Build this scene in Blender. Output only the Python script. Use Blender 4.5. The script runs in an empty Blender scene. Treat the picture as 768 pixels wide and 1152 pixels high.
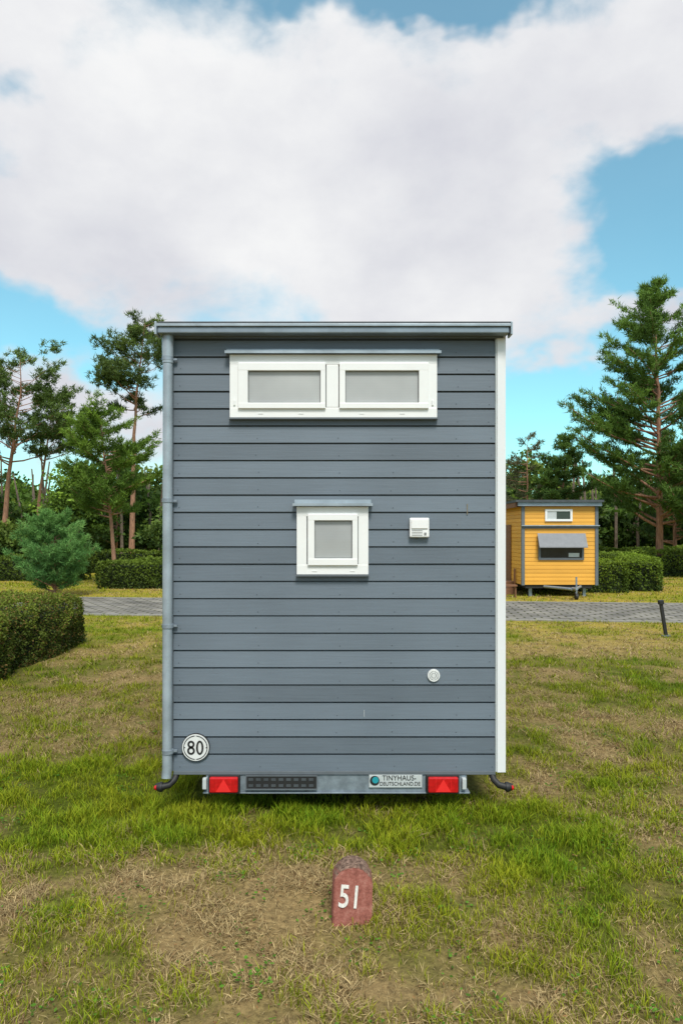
import bpy, math, numpy as np
from mathutils import Vector
R = np.random.RandomState(7)
scene = bpy.context.scene
scene.view_settings.view_transform = 'Standard'
scene.view_settings.look = 'None'
scene.view_settings.exposure = 0

# ------------------------------------------------------------------ helpers
def link(o, parent=None):
    scene.collection.objects.link(o)
    if parent is not None: o.parent = parent
    return o
def empty(name, loc=(0,0,0)):
    e = bpy.data.objects.new(name, None); e.location = loc; e.empty_display_size = .2
    return link(e)
def mk(name, V, Fs, mat, parent=None, smooth=False, col=None):
    V = np.asarray(V, dtype=np.float32)
    if not isinstance(Fs, list): Fs = [Fs]
    Fs = [np.asarray(f, dtype=np.int32) for f in Fs if len(f)]
    me = bpy.data.meshes.new(name)
    me.vertices.add(len(V)); me.vertices.foreach_set('co', V.ravel())
    loops = np.concatenate([f.ravel() for f in Fs])
    tot = np.concatenate([np.full(len(f), f.shape[1], dtype=np.int32) for f in Fs])
    start = np.concatenate([[0], np.cumsum(tot)[:-1]]).astype(np.int32)
    me.loops.add(len(loops)); me.loops.foreach_set('vertex_index', loops)
    me.polygons.add(len(tot)); me.polygons.foreach_set('loop_start', start)
    me.update(calc_edges=True)
    me.polygons.foreach_set('use_smooth', np.full(len(tot), bool(smooth), dtype=bool))
    if col is not None:
        c = np.ones((len(V), 4), dtype=np.float32); c[:, :3] = col
        a = me.attributes.new('tint', 'FLOAT_COLOR', 'POINT'); a.data.foreach_set('color', c.ravel())
    me.materials.append(mat)
    return link(bpy.data.objects.new(name, me), parent)
def box(name, x0,x1,y0,y1,z0,z1, mat, parent=None, bevel=0.0):
    V = [(x,y,z) for x in (x0,x1) for y in (y0,y1) for z in (z0,z1)]
    F = [(0,1,3,2),(4,6,7,5),(0,4,5,1),(2,3,7,6),(0,2,6,4),(1,5,7,3)]
    o = mk(name, V, np.array(F), mat, parent)
    if bevel:
        m = o.modifiers.new('b','BEVEL'); m.width = bevel; m.segments = 2
    return o
def tube_np(P, rad, n=8, cap=True):
    P = np.asarray(P, float); k = len(P); rad = np.broadcast_to(rad, (k,))
    T = np.gradient(P, axis=0); T /= np.linalg.norm(T, axis=1)[:,None]+1e-9
    up = np.array([0,0,1.]) if abs(T[0,2])<.9 else np.array([1.,0,0])
    V=[]
    for i in range(k):
        a = np.cross(T[i], up); a/= np.linalg.norm(a)+1e-9; b = np.cross(T[i], a)
        th = np.arange(n)*2*math.pi/n
        V.append(P[i]+rad[i]*(np.cos(th)[:,None]*a+np.sin(th)[:,None]*b))
    V = np.concatenate(V)
    F=[]
    for i in range(k-1):
        for j in range(n):
            F.append((i*n+j, i*n+(j+1)%n, (i+1)*n+(j+1)%n, (i+1)*n+j))
    return V, np.array(F)
def tube(name, P, rad, mat, parent=None, n=16, cap=True):
    V,F = tube_np(P, rad, n)
    k=len(P)
    Fs=[F]
    if cap: Fs.append(np.array([list(range(n))[::-1], list(range((k-1)*n, k*n))]))
    o = mk(name, V, Fs, mat, parent, smooth=False)
    me=o.data
    sm=np.zeros(len(me.polygons),dtype=bool); sm[:len(F)]=True
    me.polygons.foreach_set('use_smooth', sm)
    if cap:
        at=me.attributes.get('sharp_edge') or me.attributes.new('sharp_edge','BOOLEAN','EDGE')
        sh=[False]*len(me.edges)
        for i,e in enumerate(me.edges):
            a,b=e.vertices
            if a//n==b//n and a//n in (0,k-1): sh[i]=True
        at.data.foreach_set('value',sh)
    return o
def text(name, s, loc, size, mat, parent, extrude=.001, bold=0.0, rx=90, ry=0, sx=1.0):
    c = bpy.data.curves.new(name,'FONT'); c.body=s; c.size=size; c.extrude=extrude; c.offset=bold
    c.align_x='CENTER'; c.align_y='CENTER'; c.materials.append(mat)
    o = bpy.data.objects.new(name,c); o.location=loc; o.rotation_euler=(math.radians(rx),math.radians(ry),0)
    o.scale=(sx,1,1)
    return link(o,parent)
TAB = R.rand(256,256)
def vn(x,y,s,seed=0):
    x=np.asarray(x)/s+seed*17.3+500; y=np.asarray(y)/s+seed*9.7+500
    xi=np.floor(x).astype(int); yi=np.floor(y).astype(int); fx=x-xi; fy=y-yi
    fx=fx*fx*(3-2*fx); fy=fy*fy*(3-2*fy)
    g=lambda a,b: TAB[a%256,b%256]
    return (g(xi,yi)*(1-fx)+g(xi+1,yi)*fx)*(1-fy)+(g(xi,yi+1)*(1-fx)+g(xi+1,yi+1)*fx)*fy
def fbm(x,y,s,seed=0,o=4):
    v=0;a=1;t=0
    for i in range(o):
        v=v+a*vn(x,y,s/2**i,seed+i); t+=a; a*=.55
    return v/t
def sstep(a,b,x):
    t=np.clip((x-a)/(b-a),0,1); return t*t*(3-2*t)

# ------------------------------------------------------------------ materials
def newmat(name):
    m=bpy.data.materials.new(name); m.use_nodes=True
    nt=m.node_tree; return m, nt, nt.nodes['Principled BSDF']
def N(nt,t,**k):
    n=nt.nodes.new(t)
    for a,b in k.items(): setattr(n,a,b)
    return n
def simple(name, col, rough=.5, metal=0, var=.15, scale=6, bump=0.0, bscale=80, spec=.5, stretch=(1,1,1)):
    m,nt,b=newmat(name)
    tc=N(nt,'ShaderNodeTexCoord'); mp=N(nt,'ShaderNodeMapping'); mp.inputs['Scale'].default_value=stretch
    nt.links.new(tc.outputs['Object'],mp.inputs[0])
    n=N(nt,'ShaderNodeTexNoise'); n.inputs['Scale'].default_value=scale; n.inputs['Detail'].default_value=6
    n.inputs['Roughness'].default_value=.65
    nt.links.new(mp.outputs[0],n.inputs['Vector'])
    r=N(nt,'ShaderNodeValToRGB'); r.color_ramp.elements[0].position=.3; r.color_ramp.elements[1].position=.7
    c=np.array(col)
    r.color_ramp.elements[0].color=(*np.clip(c*(1-var),0,1),1); r.color_ramp.elements[1].color=(*np.clip(c*(1+var),0,1),1)
    nt.links.new(n.outputs['Fac'],r.inputs[0]); nt.links.new(r.outputs[0],b.inputs['Base Color'])
    b.inputs['Roughness'].default_value=rough; b.inputs['Metallic'].default_value=metal
    b.inputs['Specular IOR Level'].default_value=spec
    if bump:
        n2=N(nt,'ShaderNodeTexNoise'); n2.inputs['Scale'].default_value=bscale; n2.inputs['Detail'].default_value=4
        nt.links.new(mp.outputs[0],n2.inputs['Vector'])
        bp=N(nt,'ShaderNodeBump'); bp.inputs['Strength'].default_value=bump; bp.inputs['Distance'].default_value=.01
        nt.links.new(n2.outputs['Fac'],bp.inputs['Height']); nt.links.new(bp.outputs[0],b.inputs['Normal'])
    return m
def tintmat(name, rough=.6, trans=.25, spec=.3):
    m,nt,b=newmat(name)
    a=N(nt,'ShaderNodeAttribute',attribute_name='tint')
    nt.links.new(a.outputs['Color'],b.inputs['Base Color']); b.inputs['Roughness'].default_value=rough
    b.inputs['Specular IOR Level'].default_value=spec
    if trans:
        t=N(nt,'ShaderNodeBsdfTranslucent'); nt.links.new(a.outputs['Color'],t.inputs['Color'])
        mx=N(nt,'ShaderNodeMixShader'); mx.inputs[0].default_value=trans
        out=[n for n in nt.nodes if n.type=='OUTPUT_MATERIAL'][0]
        nt.links.new(b.outputs[0],mx.inputs[1]); nt.links.new(t.outputs[0],mx.inputs[2]); nt.links.new(mx.outputs[0],out.inputs[0])
    return m

M_leaf=tintmat('foliage',.6,.3,.2); M_grass=tintmat('grass_blades',.6,.3,.15)
M_bark=simple('pine_bark',(.30,.16,.10),.9,var=.5,scale=5,bump=.6,bscale=12,stretch=(3,3,.6))
M_barkg=simple('grey_bark',(.17,.13,.10),.9,var=.4,scale=5,bump=.6,bscale=12)
M_white=simple('white_pvc',(.80,.81,.81),.35,var=.03,scale=3)
M_whitetrim=simple('white_trim',(.74,.76,.78),.4,var=.06,scale=2,stretch=(1,1,.3))
M_zinc=simple('zinc_metal',(.33,.39,.44),.42,metal=.3,var=.22,scale=5,bump=.03)
M_gutter=simple('gutter_metal',(.22,.27,.32),.4,metal=.3,var=.2,scale=4)
M_darkmet=simple('dark_flashing',(.06,.07,.08),.5,var=.3)
M_black=simple('black_rubber',(.015,.015,.016),.6,var=.3)
M_steel=simple('galvanised_steel',(.25,.30,.35),.45,metal=.35,var=.3,scale=14,bump=.05)
M_red=simple('red_lamp_lens',(.50,.010,.012),.15,var=.25,scale=30)
M_redd=simple('red_reflector',(.80,.03,.03),.2,var=.1)
M_blacktxt=simple('black_paint',(.02,.02,.022),.5,var=.1)
M_signw=simple('sign_white',(.72,.74,.74),.4,var=.08)
M_teal=simple('teal_print',(.02,.30,.36),.4,var=.1)
M_wpaint=simple('chalky_white_paint',(.74,.72,.68),.8,var=.25,scale=60)
M_lgrey=simple('sticker_grey',(.50,.54,.55),.4,var=.08)
M_tyre=simple('tyre',(.02,.02,.02),.8)
M_brown=simple('brown_wood',(.20,.09,.045),.7,var=.3,scale=4,stretch=(1,1,6))
M_grtrim=simple('grey_trim',(.12,.14,.16),.6,var=.1)
M_awn=simple('awning_grey',(.22,.23,.25),.7,var=.1)
M_dglass=simple('dark_glass',(.025,.028,.03),.06,var=.3,scale=2)

def pane_mat():
    m,nt,b=newmat('blind_behind_glass')
    tc=N(nt,'ShaderNodeTexCoord'); n=N(nt,'ShaderNodeTexNoise'); n.inputs['Scale'].default_value=1.8; n.inputs['Detail'].default_value=3
    nt.links.new(tc.outputs['Object'],n.inputs['Vector'])
    w=N(nt,'ShaderNodeTexWave',bands_direction='Z'); w.inputs['Scale'].default_value=26; nt.links.new(tc.outputs['Object'],w.inputs['Vector'])
    r=N(nt,'ShaderNodeValToRGB'); r.color_ramp.elements[0].position=.3; r.color_ramp.elements[1].position=.75
    r.color_ramp.elements[0].color=(.30,.315,.32,1); r.color_ramp.elements[1].color=(.46,.48,.48,1)
    nt.links.new(n.outputs['Fac'],r.inputs[0])
    mx=N(nt,'ShaderNodeMix',data_type='RGBA',blend_type='MULTIPLY'); mx.inputs[0].default_value=.05
    nt.links.new(r.outputs[0],mx.inputs[6]); nt.links.new(w.outputs['Color'],mx.inputs[7]); nt.links.new(mx.outputs[2],b.inputs['Base Color'])
    b.inputs['Roughness'].default_value=.6; b.inputs['Coat Weight'].default_value=1; b.inputs['Coat Roughness'].default_value=.02
    return m
M_pane=pane_mat()

def siding_mat(name, col, pitch, zoff, var=.10, rough=.55):
    m,nt,b=newmat(name)
    g=N(nt,'ShaderNodeNewGeometry'); s=N(nt,'ShaderNodeSeparateXYZ'); nt.links.new(g.outputs['Position'],s.inputs[0])
    a=N(nt,'ShaderNodeMath',operation='SUBTRACT'); a.inputs[1].default_value=zoff; nt.links.new(s.outputs['Z'],a.inputs[0])
    d=N(nt,'ShaderNodeMath',operation='DIVIDE'); d.inputs[1].default_value=pitch; nt.links.new(a.outputs[0],d.inputs[0])
    f=N(nt,'ShaderNodeMath',operation='FLOOR'); nt.links.new(d.outputs[0],f.inputs[0])
    wn=N(nt,'ShaderNodeTexWhiteNoise',noise_dimensions='1D'); nt.links.new(f.outputs[0],wn.inputs['W'])
    mp=N(nt,'ShaderNodeMapping'); mp.inputs['Scale'].default_value=(1.2,1.2,40)
    ad=N(nt,'ShaderNodeVectorMath',operation='ADD'); nt.links.new(g.outputs['Position'],ad.inputs[0])
    cm=N(nt,'ShaderNodeCombineXYZ'); mu=N(nt,'ShaderNodeMath',operation='MULTIPLY'); mu.inputs[1].default_value=37
    nt.links.new(wn.outputs['Value'],mu.inputs[0]); nt.links.new(mu.outputs[0],cm.inputs[0]); nt.links.new(cm.outputs[0],ad.inputs[1])
    nt.links.new(ad.outputs[0],mp.inputs[0])
    n=N(nt,'ShaderNodeTexNoise'); n.inputs['Scale'].default_value=3; n.inputs['Detail'].default_value=8; n.inputs['Roughness'].default_value=.7
    nt.links.new(mp.outputs[0],n.inputs['Vector'])
    n3=N(nt,'ShaderNodeTexNoise'); n3.inputs['Scale'].default_value=1.6; n3.inputs['Detail'].default_value=5; nt.links.new(g.outputs['Position'],n3.inputs['Vector'])
    c1=N(nt,'ShaderNodeMath',operation='MULTIPLY'); c1.inputs[1].default_value=.35; nt.links.new(n.outputs['Fac'],c1.inputs[0])
    c2=N(nt,'ShaderNodeMath',operation='MULTIPLY_ADD'); c2.inputs[1].default_value=.30; nt.links.new(wn.outputs['Value'],c2.inputs[0]); nt.links.new(c1.outputs[0],c2.inputs[2])
    c3=N(nt,'ShaderNodeMath',operation='MULTIPLY_ADD'); c3.inputs[1].default_value=.35; nt.links.new(n3.outputs['Fac'],c3.inputs[0]); nt.links.new(c2.outputs[0],c3.inputs[2])
    r=N(nt,'ShaderNodeValToRGB'); r.color_ramp.elements[0].position=.25; r.color_ramp.elements[1].position=.75
    c=np.array(col); r.color_ramp.elements[0].color=(*(c*(1-var)),1); r.color_ramp.elements[1].color=(*(c*(1+var)),1)
    nt.links.new(c3.outputs[0],r.inputs[0]); nt.links.new(r.outputs[0],b.inputs['Base Color'])
    bp=N(nt,'ShaderNodeBump'); bp.inputs['Strength'].default_value=.35; bp.inputs['Distance'].default_value=.004
    nt.links.new(n.outputs['Fac'],bp.inputs['Height']); nt.links.new(bp.outputs[0],b.inputs['Normal'])
    b.inputs['Roughness'].default_value=rough
    return m
PITCH=.129; Z0=.327
M_siding=siding_mat('grey_painted_boards',(.124,.155,.190),PITCH,Z0,.26)
M_yellow=siding_mat('yellow_boards',(.76,.38,.05),.13,.25,.14)

# ------------------------------------------------------------------ camera, world, sun
cam=bpy.data.cameras.new('camera'); cam.sensor_fit='VERTICAL'; cam.sensor_height=36; cam.sensor_width=24; cam.lens=24
cam.shift_y=24/1152; cam.clip_end=3000; cam.clip_start=.05
co=bpy.data.objects.new('camera',cam); co.location=(0,0,2.1); co.rotation_euler=(math.radians(90),0,0); link(co); scene.camera=co

sd=Vector((.10,-.56,.80)).normalized()
sun=bpy.data.lights.new('sun','SUN'); sun.energy=3.5; sun.angle=math.radians(16); sun.color=(1,.955,.88)
so=bpy.data.objects.new('sun',sun); so.rotation_euler=sd.to_track_quat('Z','Y').to_euler(); so.location=(8,-8,15); link(so)

w=bpy.data.worlds.new('World'); scene.world=w; w.use_nodes=True; nt=w.node_tree; nt.nodes.clear()
out=N(nt,'ShaderNodeOutputWorld'); bg=N(nt,'ShaderNodeBackground'); bg.inputs['Strength'].default_value=.1
nt.links.new(bg.outputs[0],out.inputs[0])
sky=N(nt,'ShaderNodeTexSky',sky_type='NISHITA'); sky.sun_disc=False
sky.sun_elevation=math.asin(sd.z); sky.sun_rotation=math.atan2(sd.x,sd.y)
sky.air_density=1; sky.dust_density=.6; sky.ozone_density=1.5
tc=N(nt,'ShaderNodeTexCoord')
tint=N(nt,'ShaderNodeMix',data_type='RGBA',blend_type='MULTIPLY'); tint.inputs[0].default_value=1
nt.links.new(sky.outputs[0],tint.inputs[6]); tint.inputs[7].default_value=(1.3,2.3,1.95,1)
sep=N(nt,'ShaderNodeSeparateXYZ'); nt.links.new(tc.outputs['Generated'],sep.inputs[0])
def MT(op,a,b=None,c=None):
    n=N(nt,'ShaderNodeMath',operation=op)
    for i,v in enumerate((a,b,c)):
        if v is None: continue
        if isinstance(v,(int,float)): n.inputs[i].default_value=v
        else: nt.links.new(v,n.inputs[i])
    return n.outputs[0]
az0=MT('ARCTAN2',sep.outputs['X'],sep.outputs['Y']); el0=MT('ARCSINE',sep.outputs['Z'])
def wnoise(scale,detail,rough,off=0,dist=0.0,st=(1,1,1.6)):
    mp=N(nt,'ShaderNodeMapping'); mp.inputs['Location'].default_value=(off,off*.7,off*.3); mp.inputs['Scale'].default_value=st
    nt.links.new(tc.outputs['Generated'],mp.inputs[0])
    n=N(nt,'ShaderNodeTexNoise'); n.inputs['Scale'].default_value=scale; n.inputs['Detail'].default_value=detail; n.inputs['Roughness'].default_value=rough
    n.inputs['Distortion'].default_value=dist
    nt.links.new(mp.outputs[0],n.inputs['Vector']); return n.outputs['Fac']
wa=wnoise(6,4,.6,3.1); wb=wnoise(6,4,.6,8.4)
az=MT('MULTIPLY_ADD',MT('SUBTRACT',wa,.5),.26,az0); el=MT('MULTIPLY_ADD',MT('SUBTRACT',wb,.5),.17,el0)
def ell(a,e,ra,re):
    dx=MT('DIVIDE',MT('SUBTRACT',az,a),ra); dy=MT('DIVIDE',MT('SUBTRACT',el,e),re)
    return MT('SUBTRACT',1,MT('SQRT',MT('ADD',MT('MULTIPLY',dx,dx),MT('MULTIPLY',dy,dy))))
blobs=[(-.08,.49,.50,.165,1.1),(.10,.355,.33,.12,1.2),(.42,.56,.26,.10,1),(-.34,.41,.30,.12,1),(-.32,.17,.20,.06,.5),
       (-.46,.60,.18,.07,.9),(.30,.62,.14,.03,.5),(.40,.28,.2,.03,.5)]
cur=None
for a,e,ra,re,wt in blobs:
    v=MT('MULTIPLY',ell(a,e,ra,re),wt)
    cur=v if cur is None else MT('SMOOTH_MAX',cur,v,.25)
for a,e,ra,re,wt in [(.44,.38,.20,.12,1.6),(-.46,.255,.22,.07,.9),(.10,.675,.26,.055,1.4),(-.44,.535,.10,.03,.5),(.30,.2,.2,.06,.6)]:
    cl_=N(nt,'ShaderNodeClamp'); nt.links.new(ell(a,e,ra,re),cl_.inputs[0])
    cur=MT('SUBTRACT',cur,MT('MULTIPLY',cl_.outputs[0],wt))
gen=MT('MULTIPLY',MT('SUBTRACT',wnoise(2.2,5,.55,5.5),.5),4)
side=MT('MULTIPLY',MT('SUBTRACT',MT('ABSOLUTE',az0),.75),4); 
sidec=N(nt,'ShaderNodeClamp'); nt.links.new(side,sidec.inputs[0])
topc=N(nt,'ShaderNodeClamp'); nt.links.new(MT('MULTIPLY',MT('SUBTRACT',el0,.8),4),topc.inputs[0])
away=MT('MAXIMUM',sidec.outputs[0],topc.outputs[0])
genm=MT('ADD',MT('MULTIPLY',MT('ADD',gen,.25),away),MT('MULTIPLY',MT('SUBTRACT',away,1),2))
cur=MT('MAXIMUM',cur,genm)
det=MT('MULTIPLY',MT('SUBTRACT',wnoise(5.5,9,.60,1.7,.2),.5),1.7)
dens=MT('ADD',cur,det)
cr=N(nt,'ShaderNodeMapRange',interpolation_type='SMOOTHSTEP'); nt.links.new(dens,cr.inputs[0])
cr.inputs[1].default_value=-.50; cr.inputs[2].default_value=.40
cr.inputs[3].default_value=.10
shade=N(nt,'ShaderNodeValToRGB')
e=shade.color_ramp.elements; e[0].position=.34; e[0].color=(6.7,6.8,7.4,1); e[1].position=.60; e[1].color=(9.2,9.25,9.3,1)
sh=MT('ADD',MT('MULTIPLY',wnoise(3.2,7,.55,12.2),.75),MT('MULTIPLY',el0,.25))
nt.links.new(sh,shade.inputs[0])
fin=N(nt,'ShaderNodeMix',data_type='RGBA'); nt.links.new(cr.outputs[0],fin.inputs[0]); nt.links.new(tint.outputs[2],fin.inputs[6]); nt.links.new(shade.outputs[0],fin.inputs[7])
nt.links.new(fin.outputs[2],bg.inputs['Color'])

# ------------------------------------------------------------------ ground
def gh(x,y):
    near=1-sstep(9,14,y)
    h=(fbm(x,y,1.4,3)-.5)*.10*near+(fbm(x,y,.28,61,2)-.5)*.03*near
    h=h+.035*np.exp(-((y-4.0)/.5)**2)*near
    under=sstep(1.0,1.5,np.abs(x))+1-sstep(5.0,5.6,y)
    return h*np.clip(under*.8+.2,0,1)
def dry(x,y):
    n=fbm(x,y,.9,11,5); n2=fbm(x,y,.22,23,3); n3=fbm(x,y,3.2,31,3)
    base=np.where(y<4.5,.68-.2*sstep(3.9,4.5,y),.0)
    mid=np.where((y>=4.5)&(y<6.2)&(x<1.6),.2,0)+np.where((y>=4.5)&(x>=1.6),.54,0)+np.where((y>=6.2)&(x<1.6),.44,0)
    b=base+mid
    b=b+np.where(y>20,.15,0)
    return np.clip(b+(n-.5)*1.9+(n2-.5)*1.0+(n3-.5)*.6,0,1)
xs=np.concatenate([[-600,-300,-150,-80,-50],np.linspace(-34,-9,40),np.linspace(-8.7,8.7,260),np.linspace(9,34,40),[50,80,150,300,600]])
ys=np.concatenate([[-200,-50,-10,-3,0,1],np.linspace(2,16,280),np.linspace(16.3,45,80),[55,80,150,300,700,1500]])
X,Y=np.meshgrid(xs,ys); Zg=gh(X,Y)
nx=len(xs); idx=np.arange(len(ys)*nx).reshape(len(ys),nx)
F=np.stack([idx[:-1,:-1],idx[:-1,1:],idx[1:,1:],idx[1:,:-1]],-1).reshape(-1,4)
D=dry(X,Y).ravel()[:,None]
far=sstep(9,18,Y).ravel()[:,None]
lush=np.array([.08,.10,.010])*(1-far)+np.array([.20,.22,.018])*far
drc=np.array([.27,.19,.085])*(1-far)+np.array([.38,.29,.045])*far
GC=lush*(1-D)+drc*D
gm=tintmat('lawn_soil',.95,0,.1)
nt2=gm.node_tree; b=nt2.nodes['Principled BSDF']; a=[n for n in nt2.nodes if n.type=='ATTRIBUTE'][0]
g=N(nt2,'ShaderNodeNewGeometry')
n=N(nt2,'ShaderNodeTexNoise'); n.inputs['Scale'].default_value=26; n.inputs['Detail'].default_value=8; n.inputs['Roughness'].default_value=.75; nt2.links.new(g.outputs['Position'],n.inputs['Vector'])
r=N(nt2,'ShaderNodeMapRange'); r.inputs[1].default_value=.3; r.inputs[2].default_value=.7; r.inputs[3].default_value=.35; r.inputs[4].default_value=1.5; nt2.links.new(n.outputs['Fac'],r.inputs[0])
mx=N(nt2,'ShaderNodeVectorMath',operation='SCALE'); nt2.links.new(a.outputs['Color'],mx.inputs[0]); nt2.links.new(r.outputs[0],mx.inputs['Scale']); nt2.links.new(mx.outputs[0],b.inputs['Base Color'])
bp=N(nt2,'ShaderNodeBump'); bp.inputs['Distance'].default_value=.02; bp.inputs['Strength'].default_value=.8; nt2.links.new(n.outputs['Fac'],bp.inputs['Height']); nt2.links.new(bp.outputs[0],b.inputs['Normal'])
mk('ground',np.stack([X.ravel(),Y.ravel(),Zg.ravel()],1),F,gm,smooth=True,col=GC)

# road (paved)
ROADN=lambda x: 16.9-.105*x
ROADF=lambda x: 21.2-.105*x
def road_mat():
    m,nt,b=newmat('grey_pavers')
    g=N(nt,'ShaderNodeNewGeometry'); mp=N(nt,'ShaderNodeMapping'); mp.inputs['Rotation'].default_value=(0,0,math.radians(6)); nt.links.new(g.outputs['Position'],mp.inputs[0])
    br=N(nt,'ShaderNodeTexBrick'); br.inputs['Scale'].default_value=1; br.inputs['Brick Width'].default_value=.42; br.inputs['Row Height'].default_value=.26; br.inputs['Mortar Size'].default_value=.028
    br.inputs['Color1'].default_value=(.19,.18,.17,1); br.inputs['Color2'].default_value=(.29,.27,.24,1); br.inputs['Mortar'].default_value=(.07,.07,.04,1)
    nt.links.new(mp.outputs[0],br.inputs['Vector'])
    n=N(nt,'ShaderNodeTexNoise'); n.inputs['Scale'].default_value=1.2; n.inputs['Detail'].default_value=8; nt.links.new(g.outputs['Position'],n.inputs['Vector'])
    r=N(nt,'ShaderNodeMapRange'); r.inputs[1].default_value=.3; r.inputs[2].default_value=.7; r.inputs[3].default_value=.6; r.inputs[4].default_value=1.25; nt.links.new(n.outputs['Fac'],r.inputs[0])
    s=N(nt,'ShaderNodeVectorMath',operation='SCALE'); nt.links.new(br.outputs['Color'],s.inputs[0]); nt.links.new(r.outputs[0],s.inputs['Scale']); nt.links.new(s.outputs[0],b.inputs['Base Color'])
    b.inputs['Roughness'].default_value=.9; b.inputs['Specular IOR Level'].default_value=.2
    return m
xr=np.linspace(-60,60,61)
V=np.concatenate([np.stack([xr,ROADN(xr),np.full(61,.02)],1),np.stack([xr,ROADF(xr),np.full(61,.02)],1)])
F=np.array([(i,i+1,61+i+1,61+i) for i in range(60)])
mk('paved_road',V,F,road_mat())
mkerb=simple('kerb_stone',(.27,.26,.24),.9,var=.2,scale=8)
for nm,fn in (('road_kerb',lambda x:ROADN(x)-.05),('road_kerb',lambda x:ROADF(x)+.05)):
    V=[];F=[]
    for i,x in enumerate(xr):
        y=fn(x); V+= [(x,y-.045,0),(x,y-.045,.035),(x,y+.045,.035),(x,y+.045,0)]
        if i: a=4*(i-1); c=4*i; F+=[(a,c,c+1,a+1),(a+1,c+1,c+2,a+2),(a+2,c+2,c+3,a+3)]
    mk(nm,V,np.array(F),mkerb)

# ------------------------------------------------------------------ grass
LUSH=np.array([.11,.24,.010]); YG=np.array([.37,.37,.020]); STRAW=np.array([.60,.46,.23]); BROWN=np.array([.30,.19,.09])
VA=[];FA=[];CA=[];off=0
def add_blades(n,y0,y1,wd,ht,full,xk=.56,xm=.9):
    global off
    y=R.uniform(y0,y1,int(n*1.6)); xl=xk*y+xm; keep=R.rand(len(y))<xl/(xk*y1+xm); y=y[keep][:n]; x=R.uniform(-1,1,len(y))*(xk*y+xm)
    tuft=fbm(x,y,.17,41,3); keep=R.rand(len(x))<np.clip((tuft-.28)*2.8,.15,1); x=x[keep];y=y[keep];tuft=tuft[keep]
    k=~((y>ROADN(x)-.08)&(y<ROADF(x)+.08)); k&=~((np.abs(x)<1.2)&(y>5.45)&(y<12.3)); 
    k&=~((np.abs(x-.053)<.10)&(y>3.62)&(y<3.78))
    x=x[k];y=y[k];tuft=tuft[k]
    m=len(x); d=dry(x,y); z=gh(x,y)
    isdry=R.rand(m)<d*1.1-.08
    longer=np.where((y>4.45)&(y<5.4)&(np.abs(x)<1.9),1.3,1)*(.3+tuft*1.5)
    h=ht*longer*R.uniform(.45,1.35,m)*np.where(isdry,.55,1)
    az=R.rand(m)*2*math.pi; lean=np.where(isdry,R.uniform(.5,2.8,m),R.uniform(.15,1.1,m))
    dx=np.cos(az);dy=np.sin(az); wdt=wd*R.uniform(.6,1.3,m)
    sx=-np.sin(az+R.normal(0,.6,m));sy=np.cos(az+R.normal(0,.6,m))
    hue=np.clip(fbm(x,y,.5,71,3)*1.8-.4,0,1)
    mix=np.clip(.55*R.rand(m)+.45*hue,0,1); g=LUSH[None]*(1-mix[:,None])+YG[None]*mix[:,None]
    mixd=np.clip(d+R.normal(0,.15,m),0,1)[:,None]; g=g*(1-.7*mixd)+YG*.7*mixd
    s=STRAW[None]*(R.uniform(.5,1.1,m)[:,None]); br=R.rand(m)<.22; s[br]=BROWN*R.uniform(.5,1.2,br.sum())[:,None]
    c=np.where(isdry[:,None],s,g)*R.uniform(.7,1.3,m)[:,None]
    base=np.stack([x,y,z-.004],1); S=np.stack([sx,sy,np.zeros(m)],1)*wdt[:,None]*.5
    tip=base+np.stack([dx*lean*h,dy*lean*h,h],1)
    i0=off+np.arange(m)
    if full:
        mid=base+np.stack([dx*lean*h*.3,dy*lean*h*.3,h*.62],1)
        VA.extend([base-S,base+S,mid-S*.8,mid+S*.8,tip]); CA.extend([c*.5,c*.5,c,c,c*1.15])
        a,b_,c_,d_,e_=[i0+m*q for q in range(5)]
        FA.extend([np.stack([a,b_,d_],1),np.stack([a,d_,c_],1),np.stack([c_,d_,e_],1)]); off+=5*m
    else:
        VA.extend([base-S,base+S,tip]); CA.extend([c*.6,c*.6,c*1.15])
        FA.append(np.stack([i0,i0+m,i0+2*m],1)); off+=3*m
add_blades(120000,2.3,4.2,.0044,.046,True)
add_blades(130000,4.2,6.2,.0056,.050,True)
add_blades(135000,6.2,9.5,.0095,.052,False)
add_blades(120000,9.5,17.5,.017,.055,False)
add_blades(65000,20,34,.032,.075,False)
mk('lawn_grass',np.concatenate(VA),FA,M_grass,col=np.clip(np.concatenate(CA),0,1))

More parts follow.
